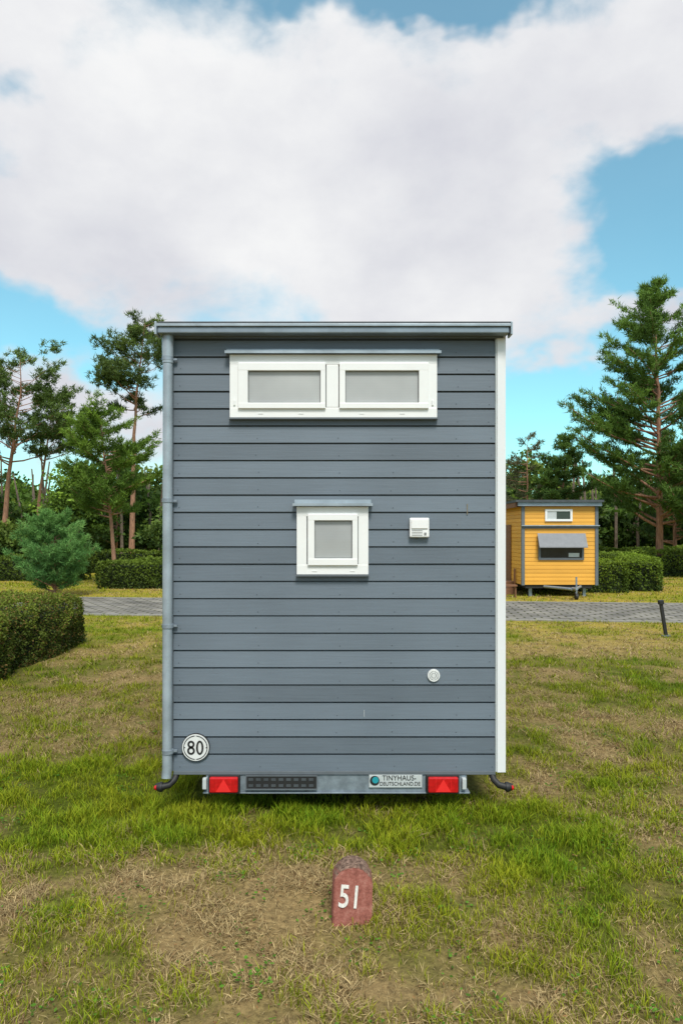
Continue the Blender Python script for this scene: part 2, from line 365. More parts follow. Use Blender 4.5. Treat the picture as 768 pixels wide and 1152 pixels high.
# ------------------------------------------------------------------ generic leaves
def leaf_quads(P, size, rs, tint, asp=.6, nrm=None):
    m=len(P); a=rs.normal(size=(m,3)); 
    if nrm is not None: a=np.cross(nrm,a)
    a/=np.linalg.norm(a,axis=1)[:,None]+1e-9
    b=rs.normal(size=(m,3)); b-= (b*a).sum(1)[:,None]*a; b/=np.linalg.norm(b,axis=1)[:,None]+1e-9
    s=(size*rs.uniform(.6,1.4,m))[:,None]
    V=np.stack([P-a*s,P+b*s*asp,P+a*s,P-b*s*asp],1).reshape(-1,3)
    F=np.arange(4*m).reshape(m,4)
    return V,F,np.repeat(tint,4,axis=0)
def needles(P, Dr, n, L, W, rs, tint, spread=.75):
    P=np.repeat(P,n,0); Dr=np.repeat(Dr,n,0); t=np.repeat(tint,n,0)*rs.uniform(.65,1.35,(len(P),1))
    d=Dr+rs.normal(size=P.shape)*spread; d/=np.linalg.norm(d,axis=1)[:,None]+1e-9
    l=(L*rs.uniform(.6,1.25,len(P)))[:,None]; s=np.cross(d,rs.normal(size=P.shape)); s/=np.linalg.norm(s,axis=1)[:,None]+1e-9
    P=P+rs.normal(size=P.shape)*L*.25
    V=np.stack([P-s*W*.5,P+s*W*.5,P+d*l],1).reshape(-1,3)
    return V,np.arange(len(V)).reshape(-1,3),np.repeat(t,3,0)
# fallen leaves / twigs on the lawn
k_=3200; y=R.uniform(2.5,11,k_); x=R.uniform(-1,1,k_)*(.56*y+.8); kk=~((np.abs(x)<1.3)&(y>5.1)); x=x[kk];y=y[kk]
P=np.stack([x,y,gh(x,y)+R.uniform(.010,.035,len(x))],1); T=np.array([.22,.12,.05])*R.uniform(.35,1.9,(len(x),1))
V,F,C=leaf_quads(P,.011,R,T,.45); V[:,2]=np.repeat(P[:,2],4)+(V[:,2]-np.repeat(P[:,2],4))*.35
mk('fallen_leaves',V,F,M_grass,col=np.clip(C,0,1))
# low broad-leaved weeds / clover in patches
nc=260; cy=R.uniform(2.6,8.5,nc); cx=R.uniform(-1,1,nc)*(.56*cy+.7); kk=~((np.abs(cx)<1.3)&(cy>5.0)); cx=cx[kk];cy=cy[kk]; per=22
px=(cx[:,None]+R.normal(0,.055,(len(cx),per))).ravel(); py=(cy[:,None]+R.normal(0,.055,(len(cx),per))).ravel()
P=np.stack([px,py,gh(px,py)+R.uniform(.012,.03,len(px))],1); T=np.array([.09,.21,.02])*R.uniform(.6,1.4,(len(px),1))
V,F,C=leaf_quads(P,.011,R,T,.75); V[:,2]=np.repeat(P[:,2],4)+(V[:,2]-np.repeat(P[:,2],4))*.4
mk('clover_patch',V,F,M_grass,col=np.clip(C,0,1))

def pine(name,loc,H,r0,zb,Lf,nb,seed,n_need=22,L=.2,W=.035,cd=(.025,.06,.02),cl=(.09,.16,.03),rise=.25,bend=(0,0),bark=None,twigs=9,clump=False,parent=None,droop=0):
    rs=np.random.RandomState(seed)
    e=empty(name,loc) if parent is None else bpy.data.objects.new(name,None)
    if parent is not None: e.location=loc; link(e,parent)
    bark=bark or M_bark
    k=14; t=np.linspace(0,1,k)
    wob=np.cumsum(rs.normal(0,.012*H,(k,2)),0)*t[:,None]*.5
    P=np.stack([bend[0]*t**1.5+wob[:,0],bend[1]*t+wob[:,1],t*H],1)
    Vs=[];Fs=[];o=0
    v,f=tube_np(P,r0*(1-t*.93),8); Vs.append(v);Fs.append(f);o+=len(v)
    tp=[];td=[];tt=[]
    for i in range(nb):
        u=(i+rs.rand())/nb; h=zb+(H*.985-zb)*u
        c=np.array([np.interp(h,P[:,2],P[:,0]),np.interp(h,P[:,2],P[:,1]),h])
        Ln=Lf(u)*rs.uniform(.6,1.15); a=rs.rand()*2*math.pi
        out=np.array([math.cos(a),math.sin(a),0]); ri=rise+rs.normal(0,.12)+.5*max(0,u-.6)
        q=np.linspace(0,1,6)
        B=c+out[None]*(q*Ln)[:,None]; B[:,2]+=ri*Ln*q+.22*Ln*q**2.5-droop*Ln*q*(1-u); 
        B[1:,:2]+=np.cumsum(rs.normal(0,.04*Ln,(5,2)),0)
        rb=max(.012,r0*(1-h/H)*.45+.01)
        v,f=tube_np(B,rb*(1-q*.8),5); Vs.append(v);Fs.append(f+o);o+=len(v)
        side=np.array([-out[1],out[0],0])
        bt=rs.uniform(.5,1.3)
        nt_=max(3,int(twigs*(.4+.6*Ln/ (Lf(.3)+.01))))
        for j in range(nt_):
            s=.28+.72*(j+rs.rand())/nt_ if not clump else .55+.45*rs.rand()
            b0=np.array([np.interp(s,q,B[:,m_]) for m_ in range(3)])
            tl=Ln*.38*(1.15-s)*rs.uniform(.5,1.2)+.12; sg=rs.choice([-1,1])
            dd=out*rs.uniform(.3,.9)+side*sg*rs.uniform(.3,1)+np.array([0,0,rs.uniform(.05,.5)]); dd/=np.linalg.norm(dd)
            kk=max(1,int(tl/(L*.7)))
            for z in range(kk+1):
                p=b0+dd*tl*z/max(kk,1)
                if clump: p=p+rs.normal(size=3)*np.array([.24,.24,.09])*Ln*.5
                tp.append(p); td.append(dd*.6+np.array([0,0,.5])); 
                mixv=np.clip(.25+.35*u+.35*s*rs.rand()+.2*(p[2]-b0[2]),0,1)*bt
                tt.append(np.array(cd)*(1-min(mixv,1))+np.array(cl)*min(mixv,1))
    mk('trunk',np.concatenate(Vs),np.concatenate(Fs),bark,e,smooth=True)
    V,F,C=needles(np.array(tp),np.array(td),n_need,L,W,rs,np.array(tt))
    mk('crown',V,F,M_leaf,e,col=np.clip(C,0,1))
    return e

def cloud_tree(name,loc,H,r0,crowns,seed,n=5000,leaf=.09,cd=(.04,.08,.02),cl=(.17,.25,.04),bark=None,parent=None):
    rs=np.random.RandomState(seed); e=empty(name,loc) if parent is None else link(bpy.data.objects.new(name,None),parent)
    if parent is not None: e.location=loc
    Vs=[];Fs=[];o=0; Pt=[];T=[]
    k=8;t=np.linspace(0,1,k); P=np.stack([rs.normal(0,.05,k)*t,rs.normal(0,.05,k)*t,t*H*.85],1)
    v,f=tube_np(P,r0*(1-.85*t),8);Vs.append(v);Fs.append(f);o+=len(v)
    for (x,y,z,rx,rz) in crowns:
        zs=max(.3*H,z-rz*1.6); q=np.linspace(0,1,5)
        B=np.stack([x*q,y*q,zs+(z-zs)*q**.8],1); v,f=tube_np(B,r0*.4*(1-.7*q),5);Vs.append(v);Fs.append(f+o);o+=len(v)
        nc=int(14+rx*10); c=rs.normal(size=(nc,3)); c/=np.linalg.norm(c,axis=1)[:,None]; c*=rs.uniform(.45,1,(nc,1)); c=c*[rx,rx,rz]+[x,y,z]
        per=n//len(crowns)//nc; br=rs.uniform(.5,1.2,nc)
        d=rs.normal(size=(nc,per,3)); d*= (rx*.26)
        p=c[:,None,:]+d*[1,1,.6]
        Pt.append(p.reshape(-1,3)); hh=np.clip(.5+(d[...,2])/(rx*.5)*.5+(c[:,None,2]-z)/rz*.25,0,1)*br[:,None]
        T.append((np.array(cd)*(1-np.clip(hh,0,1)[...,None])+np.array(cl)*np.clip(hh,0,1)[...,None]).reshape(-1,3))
    mk('trunk',np.concatenate(Vs),np.concatenate(Fs),bark or M_barkg,e,smooth=True)
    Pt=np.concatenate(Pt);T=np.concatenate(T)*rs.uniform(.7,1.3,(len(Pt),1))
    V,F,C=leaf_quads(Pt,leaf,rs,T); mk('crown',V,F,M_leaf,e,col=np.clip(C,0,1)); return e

# --- left side trees
ocd=(.035,.07,.022)
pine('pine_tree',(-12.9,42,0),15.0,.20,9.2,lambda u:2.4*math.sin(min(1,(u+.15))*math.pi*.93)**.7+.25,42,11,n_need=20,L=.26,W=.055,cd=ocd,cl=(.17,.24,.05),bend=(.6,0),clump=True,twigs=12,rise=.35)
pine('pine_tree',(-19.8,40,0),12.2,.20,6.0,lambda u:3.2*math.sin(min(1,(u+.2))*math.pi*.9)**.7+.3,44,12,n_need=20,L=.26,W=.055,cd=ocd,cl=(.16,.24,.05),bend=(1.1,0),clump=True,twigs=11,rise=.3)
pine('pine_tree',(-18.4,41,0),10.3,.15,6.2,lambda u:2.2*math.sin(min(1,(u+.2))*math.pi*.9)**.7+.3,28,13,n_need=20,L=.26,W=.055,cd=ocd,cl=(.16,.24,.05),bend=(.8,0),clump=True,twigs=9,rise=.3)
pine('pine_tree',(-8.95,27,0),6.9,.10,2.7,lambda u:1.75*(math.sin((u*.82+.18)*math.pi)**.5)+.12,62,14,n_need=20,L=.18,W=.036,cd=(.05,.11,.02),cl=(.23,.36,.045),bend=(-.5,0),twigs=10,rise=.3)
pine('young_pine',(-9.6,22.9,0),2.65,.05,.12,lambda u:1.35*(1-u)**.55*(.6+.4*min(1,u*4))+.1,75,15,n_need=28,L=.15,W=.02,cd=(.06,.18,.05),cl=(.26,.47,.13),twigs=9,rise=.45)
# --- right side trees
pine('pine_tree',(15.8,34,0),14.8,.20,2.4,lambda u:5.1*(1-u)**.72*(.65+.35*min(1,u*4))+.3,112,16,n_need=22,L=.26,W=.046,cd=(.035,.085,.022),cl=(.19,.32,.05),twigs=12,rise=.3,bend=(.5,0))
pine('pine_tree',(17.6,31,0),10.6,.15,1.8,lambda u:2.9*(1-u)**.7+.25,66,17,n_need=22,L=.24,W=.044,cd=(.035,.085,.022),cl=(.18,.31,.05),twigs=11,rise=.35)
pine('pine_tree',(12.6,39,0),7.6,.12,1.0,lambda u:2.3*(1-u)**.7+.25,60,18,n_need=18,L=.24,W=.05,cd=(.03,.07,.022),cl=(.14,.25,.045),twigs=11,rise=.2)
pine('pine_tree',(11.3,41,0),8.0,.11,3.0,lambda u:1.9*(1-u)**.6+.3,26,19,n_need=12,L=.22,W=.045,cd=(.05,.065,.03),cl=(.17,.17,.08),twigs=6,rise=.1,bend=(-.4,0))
# --- distant tree line
tl=empty('tree_line',(0,0,0))
rs=np.random.RandomState(99)
Pt=[];T=[]
for row,(yy,hm,npx) in enumerate([(48,5.4,28),(56,7.4,28),(66,9.2,28)]):
    for i in range(npx):
        x=-42+84*(i+.5)/npx+rs.normal(0,.8); y=yy+rs.normal(0,1.6); h=hm*rs.uniform(.7,1.2)
        rx=rs.uniform(1.8,2.8); nc=26
        c=rs.normal(size=(nc,3)); c/=np.linalg.norm(c,axis=1)[:,None]; c*=rs.uniform(.5,1,(nc,1)); c=c*[rx,rx*.8,h*.5]+[x,y,h*.52]
        per=85; d=rs.normal(size=(nc,per,3))*[.5,.5,.32]; br=rs.uniform(.3,1.1,nc)
        Pt.append((c[:,None]+d).reshape(-1,3)); hue=rs.rand()
        cd=np.array([.03,.065,.016]); cl=np.array([.14,.27,.035])*(1-hue)+np.array([.24,.31,.045])*hue
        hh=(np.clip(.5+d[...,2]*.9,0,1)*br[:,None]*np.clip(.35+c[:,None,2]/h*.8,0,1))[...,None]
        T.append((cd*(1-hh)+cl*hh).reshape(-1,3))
Pt=np.concatenate(Pt);T=np.concatenate(T)*rs.uniform(.7,1.3,(len(Pt),1)); Pt[:,2]=np.maximum(Pt[:,2],.1)
V,F,C=leaf_quads(Pt,.2,rs,T); mk('foliage_mass',V,F,M_leaf,tl,col=np.clip(C,0,1))
Vs=[];Fs=[];o=0
for i in range(60):
    x=rs.uniform(-40,40); y=rs.uniform(44,52); h=rs.uniform(5,8)
    v,f=tube_np([(x,y,0),(x+rs.normal(0,.1),y,h*.5),(x+rs.normal(0,.3),y,h)],[.12,.1,.04],6); Vs.append(v);Fs.append(f+o);o+=len(v)
mk('trunks',np.concatenate(Vs),np.concatenate(Fs),M_barkg,tl)
xx=np.linspace(-70,70,141); hh=3.4+2.2*fbm(xx,xx*0,6,5)
V=np.concatenate([np.stack([xx,70+0*xx,0*xx],1),np.stack([xx,71+0*xx,hh],1),np.stack([xx,76+0*xx,hh*.8],1)]); n_=141
F=np.array([(i,i+1,n_+i+1,n_+i) for i in range(140)]+[(n_+i,n_+i+1,2*n_+i+1,2*n_+i) for i in range(140)])
mk('woodland_background',V,F,simple('dark_woodland',(.02,.035,.012),.95,var=.6,scale=3))
for i,(x,y,s,sd_) in enumerate([(-24,46,9,31),(-15.5,47,8,32),(20.5,42,8.5,33),(24,46,10,34),(9.0,50,7,35)]):
    pine('conifer',(x,y,0),s,.14,1.4,lambda u,s=s:s*.25*(1-u)**.7+.25,50,sd_,n_need=15,L=.3,W=.07,cd=(.025,.055,.02),cl=(.13,.22,.04),twigs=8,rise=.1,parent=tl)
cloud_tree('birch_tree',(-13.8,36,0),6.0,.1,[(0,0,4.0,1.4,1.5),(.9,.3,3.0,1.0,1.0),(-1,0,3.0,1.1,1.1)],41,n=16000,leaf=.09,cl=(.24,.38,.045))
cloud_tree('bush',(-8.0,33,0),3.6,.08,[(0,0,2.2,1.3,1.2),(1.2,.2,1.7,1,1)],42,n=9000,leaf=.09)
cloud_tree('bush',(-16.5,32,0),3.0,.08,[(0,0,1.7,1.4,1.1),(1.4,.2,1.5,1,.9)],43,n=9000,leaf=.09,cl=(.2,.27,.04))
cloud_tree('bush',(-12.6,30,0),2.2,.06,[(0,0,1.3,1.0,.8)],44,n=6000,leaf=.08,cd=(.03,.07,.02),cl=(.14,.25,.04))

# ------------------------------------------------------------------ hedges
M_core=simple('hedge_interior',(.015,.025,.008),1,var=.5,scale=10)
def hedge(x0,x1,y0,y1,h,seed,leaf,dens,cd=(.03,.055,.012),cl=(.19,.27,.03),rot=0,red=0.0):
    rs=np.random.RandomState(seed); lx=(x1-x0);ly=(y1-y0)
    e=empty('hedge',((x0+x1)/2,(y0+y1)/2,0)); e.rotation_euler=(0,0,rot)
    A=[lx*h,lx*h,ly*h,ly*h,lx*ly]; n=[int(a*dens) for a in A]
    P=[];Nn=[]
    def add(p,nr): P.append(p);Nn.append(np.tile(nr,(len(p),1)).astype(float))
    u=lambda k:rs.rand(k)
    a=n[0];add(np.stack([(u(a)-.5)*lx,np.full(a,-ly/2),u(a)*h],1),(0,-1,0))
    a=n[1];add(np.stack([(u(a)-.5)*lx,np.full(a,ly/2),u(a)*h],1),(0,1,0))
    a=n[2];add(np.stack([np.full(a,-lx/2),(u(a)-.5)*ly,u(a)*h],1),(-1,0,0))
    a=n[3];add(np.stack([np.full(a,lx/2),(u(a)-.5)*ly,u(a)*h],1),(1,0,0))
    a=n[4];add(np.stack([(u(a)-.5)*lx,(u(a)-.5)*ly,np.full(a,h)],1),(0,0,1))
    P=np.concatenate(P);Nn=np.concatenate(Nn)
    lump=fbm(P[:,0]+P[:,2]*.7,P[:,1]-P[:,2]*.6,.35,seed,4); big=fbm(P[:,0]+P[:,2]*.3,P[:,1],1.3,seed+9,2)
    q=P.copy(); rr=.16
    cx=np.clip(q[:,0],-lx/2+rr,lx/2-rr); cy=np.clip(q[:,1],-ly/2+rr,ly/2-rr); cz=np.minimum(q[:,2],h-rr)
    dv=q-np.stack([cx,cy,cz],1); L=np.linalg.norm(dv,axis=1)[:,None]+1e-9; q=np.stack([cx,cy,cz],1)+dv/L*rr
    q+=dv/L*((lump-.5)*.30+(big-.5)*.26+np.abs(rs.normal(0,.032,len(q))))[:,None]
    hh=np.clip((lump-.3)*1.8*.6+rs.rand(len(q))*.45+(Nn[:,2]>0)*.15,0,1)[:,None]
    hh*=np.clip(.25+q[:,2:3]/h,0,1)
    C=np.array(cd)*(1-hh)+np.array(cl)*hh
    if red: m=rs.rand(len(q))<red; C[m]=np.array([.24,.15,.05])*rs.uniform(.5,1.3,(m.sum(),1))
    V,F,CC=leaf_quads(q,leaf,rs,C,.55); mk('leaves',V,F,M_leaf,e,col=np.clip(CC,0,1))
    b_=box('dark_core',-lx/2+.15,lx/2-.15,-ly/2+.15,ly/2-.15,0,h-.15,M_core,e,bevel=.05)  # solid dark box filling the hedge behind its leaves
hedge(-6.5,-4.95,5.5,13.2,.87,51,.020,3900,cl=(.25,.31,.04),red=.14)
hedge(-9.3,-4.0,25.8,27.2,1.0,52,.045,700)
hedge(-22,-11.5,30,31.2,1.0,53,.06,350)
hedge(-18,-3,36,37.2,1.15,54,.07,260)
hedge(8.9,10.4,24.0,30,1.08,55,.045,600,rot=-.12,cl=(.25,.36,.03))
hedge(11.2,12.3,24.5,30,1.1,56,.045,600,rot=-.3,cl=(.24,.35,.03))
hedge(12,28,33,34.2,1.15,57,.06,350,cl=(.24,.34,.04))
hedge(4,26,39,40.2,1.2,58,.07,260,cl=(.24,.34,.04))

# ------------------------------------------------------------------ main tiny house
FY=5.12
th=empty('tiny_house',(0,0,0))
def prof(pitch,n,z0,gap=.0115):
    pts=[]; rj=np.random.RandomState(4)
    for i in range(n):
        zb=z0+i*pitch; g_=gap*rj.uniform(.75,1.2)
        pts+=[(rj.uniform(0,.0015),zb),(.0095,zb+pitch-g_),(.032,zb+pitch-g_+.001),(.032,zb+pitch)]
    return pts
def siding(name,p0,p1,inward,pts,mat,parent):
    p0=np.array(p0,float);p1=np.array(p1,float);inw=np.array(inward,float)
    V=[]
    for s,z in pts:
        a=p0+inw*s; b_=p1+inw*s
        V+=[(a[0],a[1],z),(b_[0],b_[1],z)]
    F=[(2*i,2*i+1,2*i+3,2*i+2) for i in range(len(pts)-1)]
    return mk(name,V,np.array(F),mat,parent)
pts=prof(PITCH,25,Z0)
siding('siding_rear',(-1.253,FY-.022),(1.147,FY-.022),(0,1),pts,M_siding,th)
siding('siding_side_left',(-1.262,12.1),(-1.262,FY+.02),(1,0),pts,M_siding,th)
siding('siding_side_right',(1.205,FY+.05),(1.205,12.1),(-1,0),pts,M_siding,th)
siding('siding_front',(1.2,12.12),(-1.25,12.12),(0,-1),pts,M_siding,th)
box('wall_core',-1.225,1.17,FY+.014,12.08,.34,3.56,M_siding,th)
box('corner_post',-1.262,-1.2535,FY-.028,FY+.03,Z0,3.55,M_grtrim,th)
box('corner_trim',1.158,1.222,FY-.036,FY+.06,.318,3.572,M_whitetrim,th,.003)
box('corner_trim_inner',1.147,1.1575,FY-.028,FY+.02,.322,3.56,M_lgrey,th)
box('base_flashing',-1.25,1.146,FY-.03,FY+.02,.300,.3262,M_grtrim,th,.002)
box('soffit_trim',-1.30,1.20,FY-.05,FY+.05,3.552,3.60,M_grtrim,th)
box('gutter',-1.345,1.225,FY-.135,FY-.052,3.563,3.610,M_gutter,th,.008)
box('gutter_lip',-1.35,1.232,FY-.147,FY-.125,3.6105,3.630,M_zinc,th,.003)
box('roof_sheet',-1.34,1.24,FY-.13,12.25,3.633,3.650,M_darkmet,th,.003)
box('gutter_end_cap',-1.362,-1.3455,FY-.15,FY-.04,3.55,3.645,M_zinc,th,.003)
box('gutter_end_cap',1.2325,1.246,FY-.15,FY-.04,3.55,3.645,M_zinc,th,.003)
tube('downpipe',[(-1.285,FY-.06,3.56),(-1.285,FY-.06,3.45),(-1.287,FY-.06,2),(-1.29,FY-.06,.36),(-1.292,FY-.075,.29)],[.036]*5,M_zinc,th,20)
tube('downpipe_hopper',[(-1.285,FY-.06,3.60),(-1.285,FY-.06,3.52),(-1.285,FY-.06,3.42),(-1.285,FY-.06,3.36)],[.043,.043,.041,.040],M_zinc,th,20)
for z in (3.38,2.33,1.40,.47):
    tube('pipe_clip',[(-1.286,FY-.06,z),(-1.286,FY-.06,z+.028)],[.042,.042],M_steel,th,20)
    box('pipe_clip_lug',-1.25,-1.22,FY-.05,FY-.03,z+.005,z+.02,M_steel,th)
def ring(name,x0,x1,z0,z1,w_,y0,y1,mat,parent,bev=.004):
    box(name+'_head',x0,x1,y0,y1,z1-w_,z1,mat,parent,bev); box(name+'_sill',x0,x1,y0,y1,z0,z0+w_,mat,parent,bev)
    box(name+'_jamb_1',x0,x0+w_,y0+.001,y1,z0+w_-.003,z1-w_+.003,mat,parent,bev); box(name+'_jamb_2',x1-w_,x1,y0+.001,y1,z0+w_-.003,z1-w_+.003,mat,parent,bev)
M_gasket=simple('window_gasket',(.20,.21,.21),.6)
def sash(x0,x1,z0,z1,gx0,gx1,gz0,gz1,parent):
    box('sash_gasket',x0-.005,x1+.005,FY-.030,FY-.02,z0-.005,z1+.005,M_gasket,parent)
    box('sash_top',x0,x1,FY-.066,FY-.0305,gz1,z1,M_white,parent,.004); box('sash_bottom',x0,x1,FY-.066,FY-.0305,z0,gz0,M_white,parent,.004)
    box('sash_left',x0,gx0,FY-.065,FY-.0305,gz0-.004,gz1+.004,M_white,parent,.004); box('sash_right',gx1,x1,FY-.065,FY-.0305,gz0-.004,gz1+.004,M_white,parent,.004)
    box('glass',gx0-.004,gx1+.004,FY-.040,FY-.0308,gz0-.004,gz1+.004,M_pane,parent)
    g=.006
    box('glazing_seal',gx0,gx1,FY-.044,FY-.0405,gz0,gz0+g,M_gasket,parent); box('glazing_seal',gx0,gx1,FY-.044,FY-.0405,gz1-g,gz1,M_gasket,parent)
    box('glazing_seal',gx0,gx0+g,FY-.044,FY-.0405,gz0+g,gz1-g,M_gasket,parent); box('glazing_seal',gx1-g,gx1,FY-.044,FY-.0405,gz0+g,gz1-g,M_gasket,parent)
ring('frame',-.83,.71,2.96,3.43,.075,FY-.048,FY+.01,M_white,th)
box('frame_mullion',-.112,-.022,FY-.048,FY+.01,3.036,3.354,M_white,th,.004)
sash(-.765,-.118,3.025,3.365,-.693,-.155,3.068,3.306,th)
sash(-.016,.645,3.025,3.365,.028,.573,3.068,3.306,th)
box('window_backing',-.80,.70,FY-.019,FY+.011,3.0,3.4,M_gasket,th)
box('drip_cap',-.86,.735,FY-.085,FY-.02,3.437,3.447,M_zinc,th,.002); box('drip_cap_lip',-.86,.735,FY-.088,FY-.0855,3.429,3.449,M_zinc,th)
box('drip_cap_upstand',-.855,.73,FY-.03,FY-.0235,3.447,3.475,M_zinc,th)
box('window_sill_strip',-.835,.715,FY-.058,FY-.015,2.948,2.958,M_grtrim,th)
ring('frame',-.333,.20,1.793,2.300,.075,FY-.048,FY+.01,M_white,th)
box('window_backing',-.30,.17,FY-.019,FY+.011,1.83,2.27,M_gasket,th)
sash(-.25,.12,1.862,2.245,-.200,.080,1.913,2.195,th)
box('drip_cap',-.36,.23,FY-.085,FY-.02,2.310,2.320,M_zinc,th,.002); box('drip_cap_lip',-.36,.23,FY-.088,FY-.0855,2.302,2.322,M_zinc,th)
box('drip_cap_upstand',-.35,.22,FY-.03,FY-.0235,2.32,2.352,M_zinc,th)
box('window_sill_strip',-.338,.205,FY-.058,FY-.015,1.781,1.791,M_grtrim,th)
for x in (-.6,-.3,.15,.45,-.2,.08):
    z=2.985 if x not in(-.2,.08) else 1.815
    box('drain_cap',x-.018,x+.018,FY-.0505,FY-.0485,z,z+.009,M_signw,th,.0008)
for x0 in (-.80,.67): box('frame_hinge',x0,x0+.012,FY-.056,FY-.0485,3.05,3.09,M_white,th,.002)
# vents
box('fridge_vent',.505,.65,FY-.060,FY-.02,2.07,2.215,M_white,th,.008)
box('fridge_vent_lid',.517,.638,FY-.068,FY-.0605,2.135,2.203,M_white,th,.003)
for i in range(4): box('vent_slot',.52,.60,FY-.0625,FY-.0605,2.084+i*.012,2.0865+i*.012,M_gasket,th)
box('vent_latch',.612,.628,FY-.066,FY-.0605,2.09,2.106,M_gasket,th)
tube('round_vent',[(.687,FY-.034,1.04),(.687,FY-.02,1.04)],[.045,.047],M_signw,th,32)
for r_ in (.018,.032):
    a=np.linspace(0,2*math.pi,33)
    V,F=tube_np(np.stack([.687+r_*np.cos(a),np.full(33,FY-.0345),1.04+r_*np.sin(a)],1),.0018,6); mk('vent_ring',V,F,M_gasket,th)
for i in range(-3,4): box('vent_bar',.687+i*.011-.002,.687+i*.011+.002,FY-.0355,FY-.0342,1.015,1.065,M_lgrey,th)
# 80 plate
tube('speed_plate',[(-1.085,FY-.034,.505),(-1.085,FY-.018,.505)],[.104,.104],M_blacktxt,th,48)
tube('speed_plate_face',[(-1.085,FY-.0375,.505),(-1.085,FY-.0345,.505)],[.099,.099],M_signw,th,48)
a=np.linspace(0,2*math.pi,49)
V,F=tube_np(np.stack([-1.085+.087*np.cos(a),np.full(49,FY-.038),.505+.087*np.sin(a)],1),.0035,6); mk('speed_plate_ring',V,F,M_blacktxt,th)
def loop_digit(cx,cz,rx,rz,wd,name):
    q=np.linspace(0,2*math.pi,41); V=[]
    for t in q[:-1]:
        c_,s_=math.cos(t),math.sin(t)
        for k,(rr) in enumerate((-wd/2,wd/2)):
            V.append((cx+(rx+rr)*c_,FY-.0395,cz+(rz+rr)*s_))
    n=40
    F=[(2*i,2*((i+1)%n),2*((i+1)%n)+1,2*i+1) for i in range(n)]
    mk(name,V,np.array(F),M_blacktxt,th)
loop_digit(-1.118,.5295,.0195,.0200,.0150,'digit_loop'); loop_digit(-1.118,.4815,.0215,.0225,.0150,'digit_loop')
loop_digit(-1.053,.5045,.0205,.0460,.0150,'digit_loop')
for x in (-1.165,-1.005): tube('plate_screw',[(x,FY-.040,.505),(x,FY-.037,.505)],[.004,.004],M_black,th,8)
# nails
M_nail=simple('nail_heads',(.05,.06,.075),.5)
Vs=[];Fs=[];o=0
for i in range(25):
    for x in (-1.21,-.62,-.02,.38,.86,1.11):
        z=Z0+i*PITCH+.03+R.normal(0,.004); xx_=x+R.normal(0,.008)
        if 2.93<z<3.45 and -.87<xx_<.75: continue
        if 1.76<z<2.34 and -.38<xx_<.25: continue
        if .39<z<.62 and xx_<-.97: continue
        Vs.append(np.array([[xx_+.0035*math.cos(q),FY-.0222,z+.0035*math.sin(q)] for q in np.arange(6)*math.pi/3])); Fs.append(np.array([[o+q for q in range(6)]])); o+=6
mk('nail_heads',np.concatenate(Vs),np.concatenate(Fs),M_nail,th)
box('resin_streak',.935,.941,FY-.0228,FY-.016,2.24,2.32,simple('resin_streak',(.20,.17,.11),.7),th)
box('scratch',.168,.171,FY-.0228,FY-.018,.73,.78,M_lgrey,th)
# trailer chassis
box('chassis_crossbeam',-1.01,.935,FY-.02,FY+.06,.172,.296,M_steel,th,.004)
box('crossbeam_flange',-1.03,.955,FY-.035,FY+.05,.160,.1715,M_steel,th,.002)
box('chassis_rail',-.9,-.82,FY+.07,11.9,.16,.33,M_steel,th); box('chassis_rail',.72,.80,FY+.07,11.9,.16,.33,M_steel,th)
box('underside_board',-1.2,1.15,FY+.03,12.0,.31,.335,M_black,th)
for i,y in enumerate((8.0,8.85)):
    box('axle',-1.0,.95,y-.04,y+.04,.26,.34,M_steel,th)
    for x in (-1.08,.88):
        tube('wheel',[(x-.09,y,.31),(x-.07,y,.31),(x+.07,y,.31),(x+.09,y,.31)],[.27,.31,.31,.27],M_tyre,th,24)
box('underbody_shade_board',-1.1,1.05,FY+.9,FY+.93,.05,.31,M_black,th)  # black sheet standing in for the deep shade under the trailer
def tail(x0,x1):
    box('tail_lamp_housing',x0-.012,x1+.012,FY-.05,FY-.0205,.166,.302,M_black,th,.004)
    box('tail_lamp_lens',x0,x1,FY-.082,FY-.0505,.182,.296,M_red,th,.010)
    xm=(x0+x1)/2
    for k in range(1,4): box('lens_rib',x0+k*(x1-x0)/4-.001,x0+k*(x1-x0)/4+.001,FY-.0845,FY-.0825,.19,.288,M_redd,th)
    V=[(xm-.055,FY-.087,.192),(xm+.055,FY-.087,.192),(xm,FY-.087,.284),(xm-.055,FY-.0825,.192),(xm+.055,FY-.0825,.192),(xm,FY-.0825,.284)]
    mk('triangle_reflector',V,[np.array([(0,1,2),(5,4,3)]),np.array([(0,3,4,1),(1,4,5,2),(2,5,3,0)])],M_redd,th)
tail(-.975,-.765); tail(.64,.862)
for x in(-1.03,.895):
    box('clear_lamp',x-.0,x+.03,FY-.06,FY-.0205,.2,.28,M_lgrey,th,.004)
box('plate_holder',-.71,-.18,FY-.045,FY-.0205,.196,.30,M_blacktxt,th,.003)
for i in range(9):
    for j in range(2):
        x=-.69+i*.056; box('holder_relief',x,x+.035,FY-.0475,FY-.0455,.215+j*.045,.235+j*.045,M_darkmet,th)
ring('holder_rim',-.712,-.178,.194,.302,.008,FY-.049,FY-.0465,M_grtrim,th,0)
box('maker_plate',.205,.60,FY-.032,FY-.0205,.205,.3,M_lgrey,th,.002)
text('maker_text','TINYHAUS-',(.43,FY-.034,.276),.055,M_blacktxt,th,.0006,0,sx=.9)
text('maker_text','DEUTSCHLAND.DE',(.435,FY-.034,.233),.040,M_blacktxt,th,.0006,0,sx=.88)
tube('maker_logo',[(.247,FY-.0345,.257),(.247,FY-.0325,.257)],[.036,.036],M_blacktxt,th,24)
tube('maker_logo_inner',[(.252,FY-.036,.262),(.252,FY-.0348,.262)],[.024,.024],M_teal,th,24)
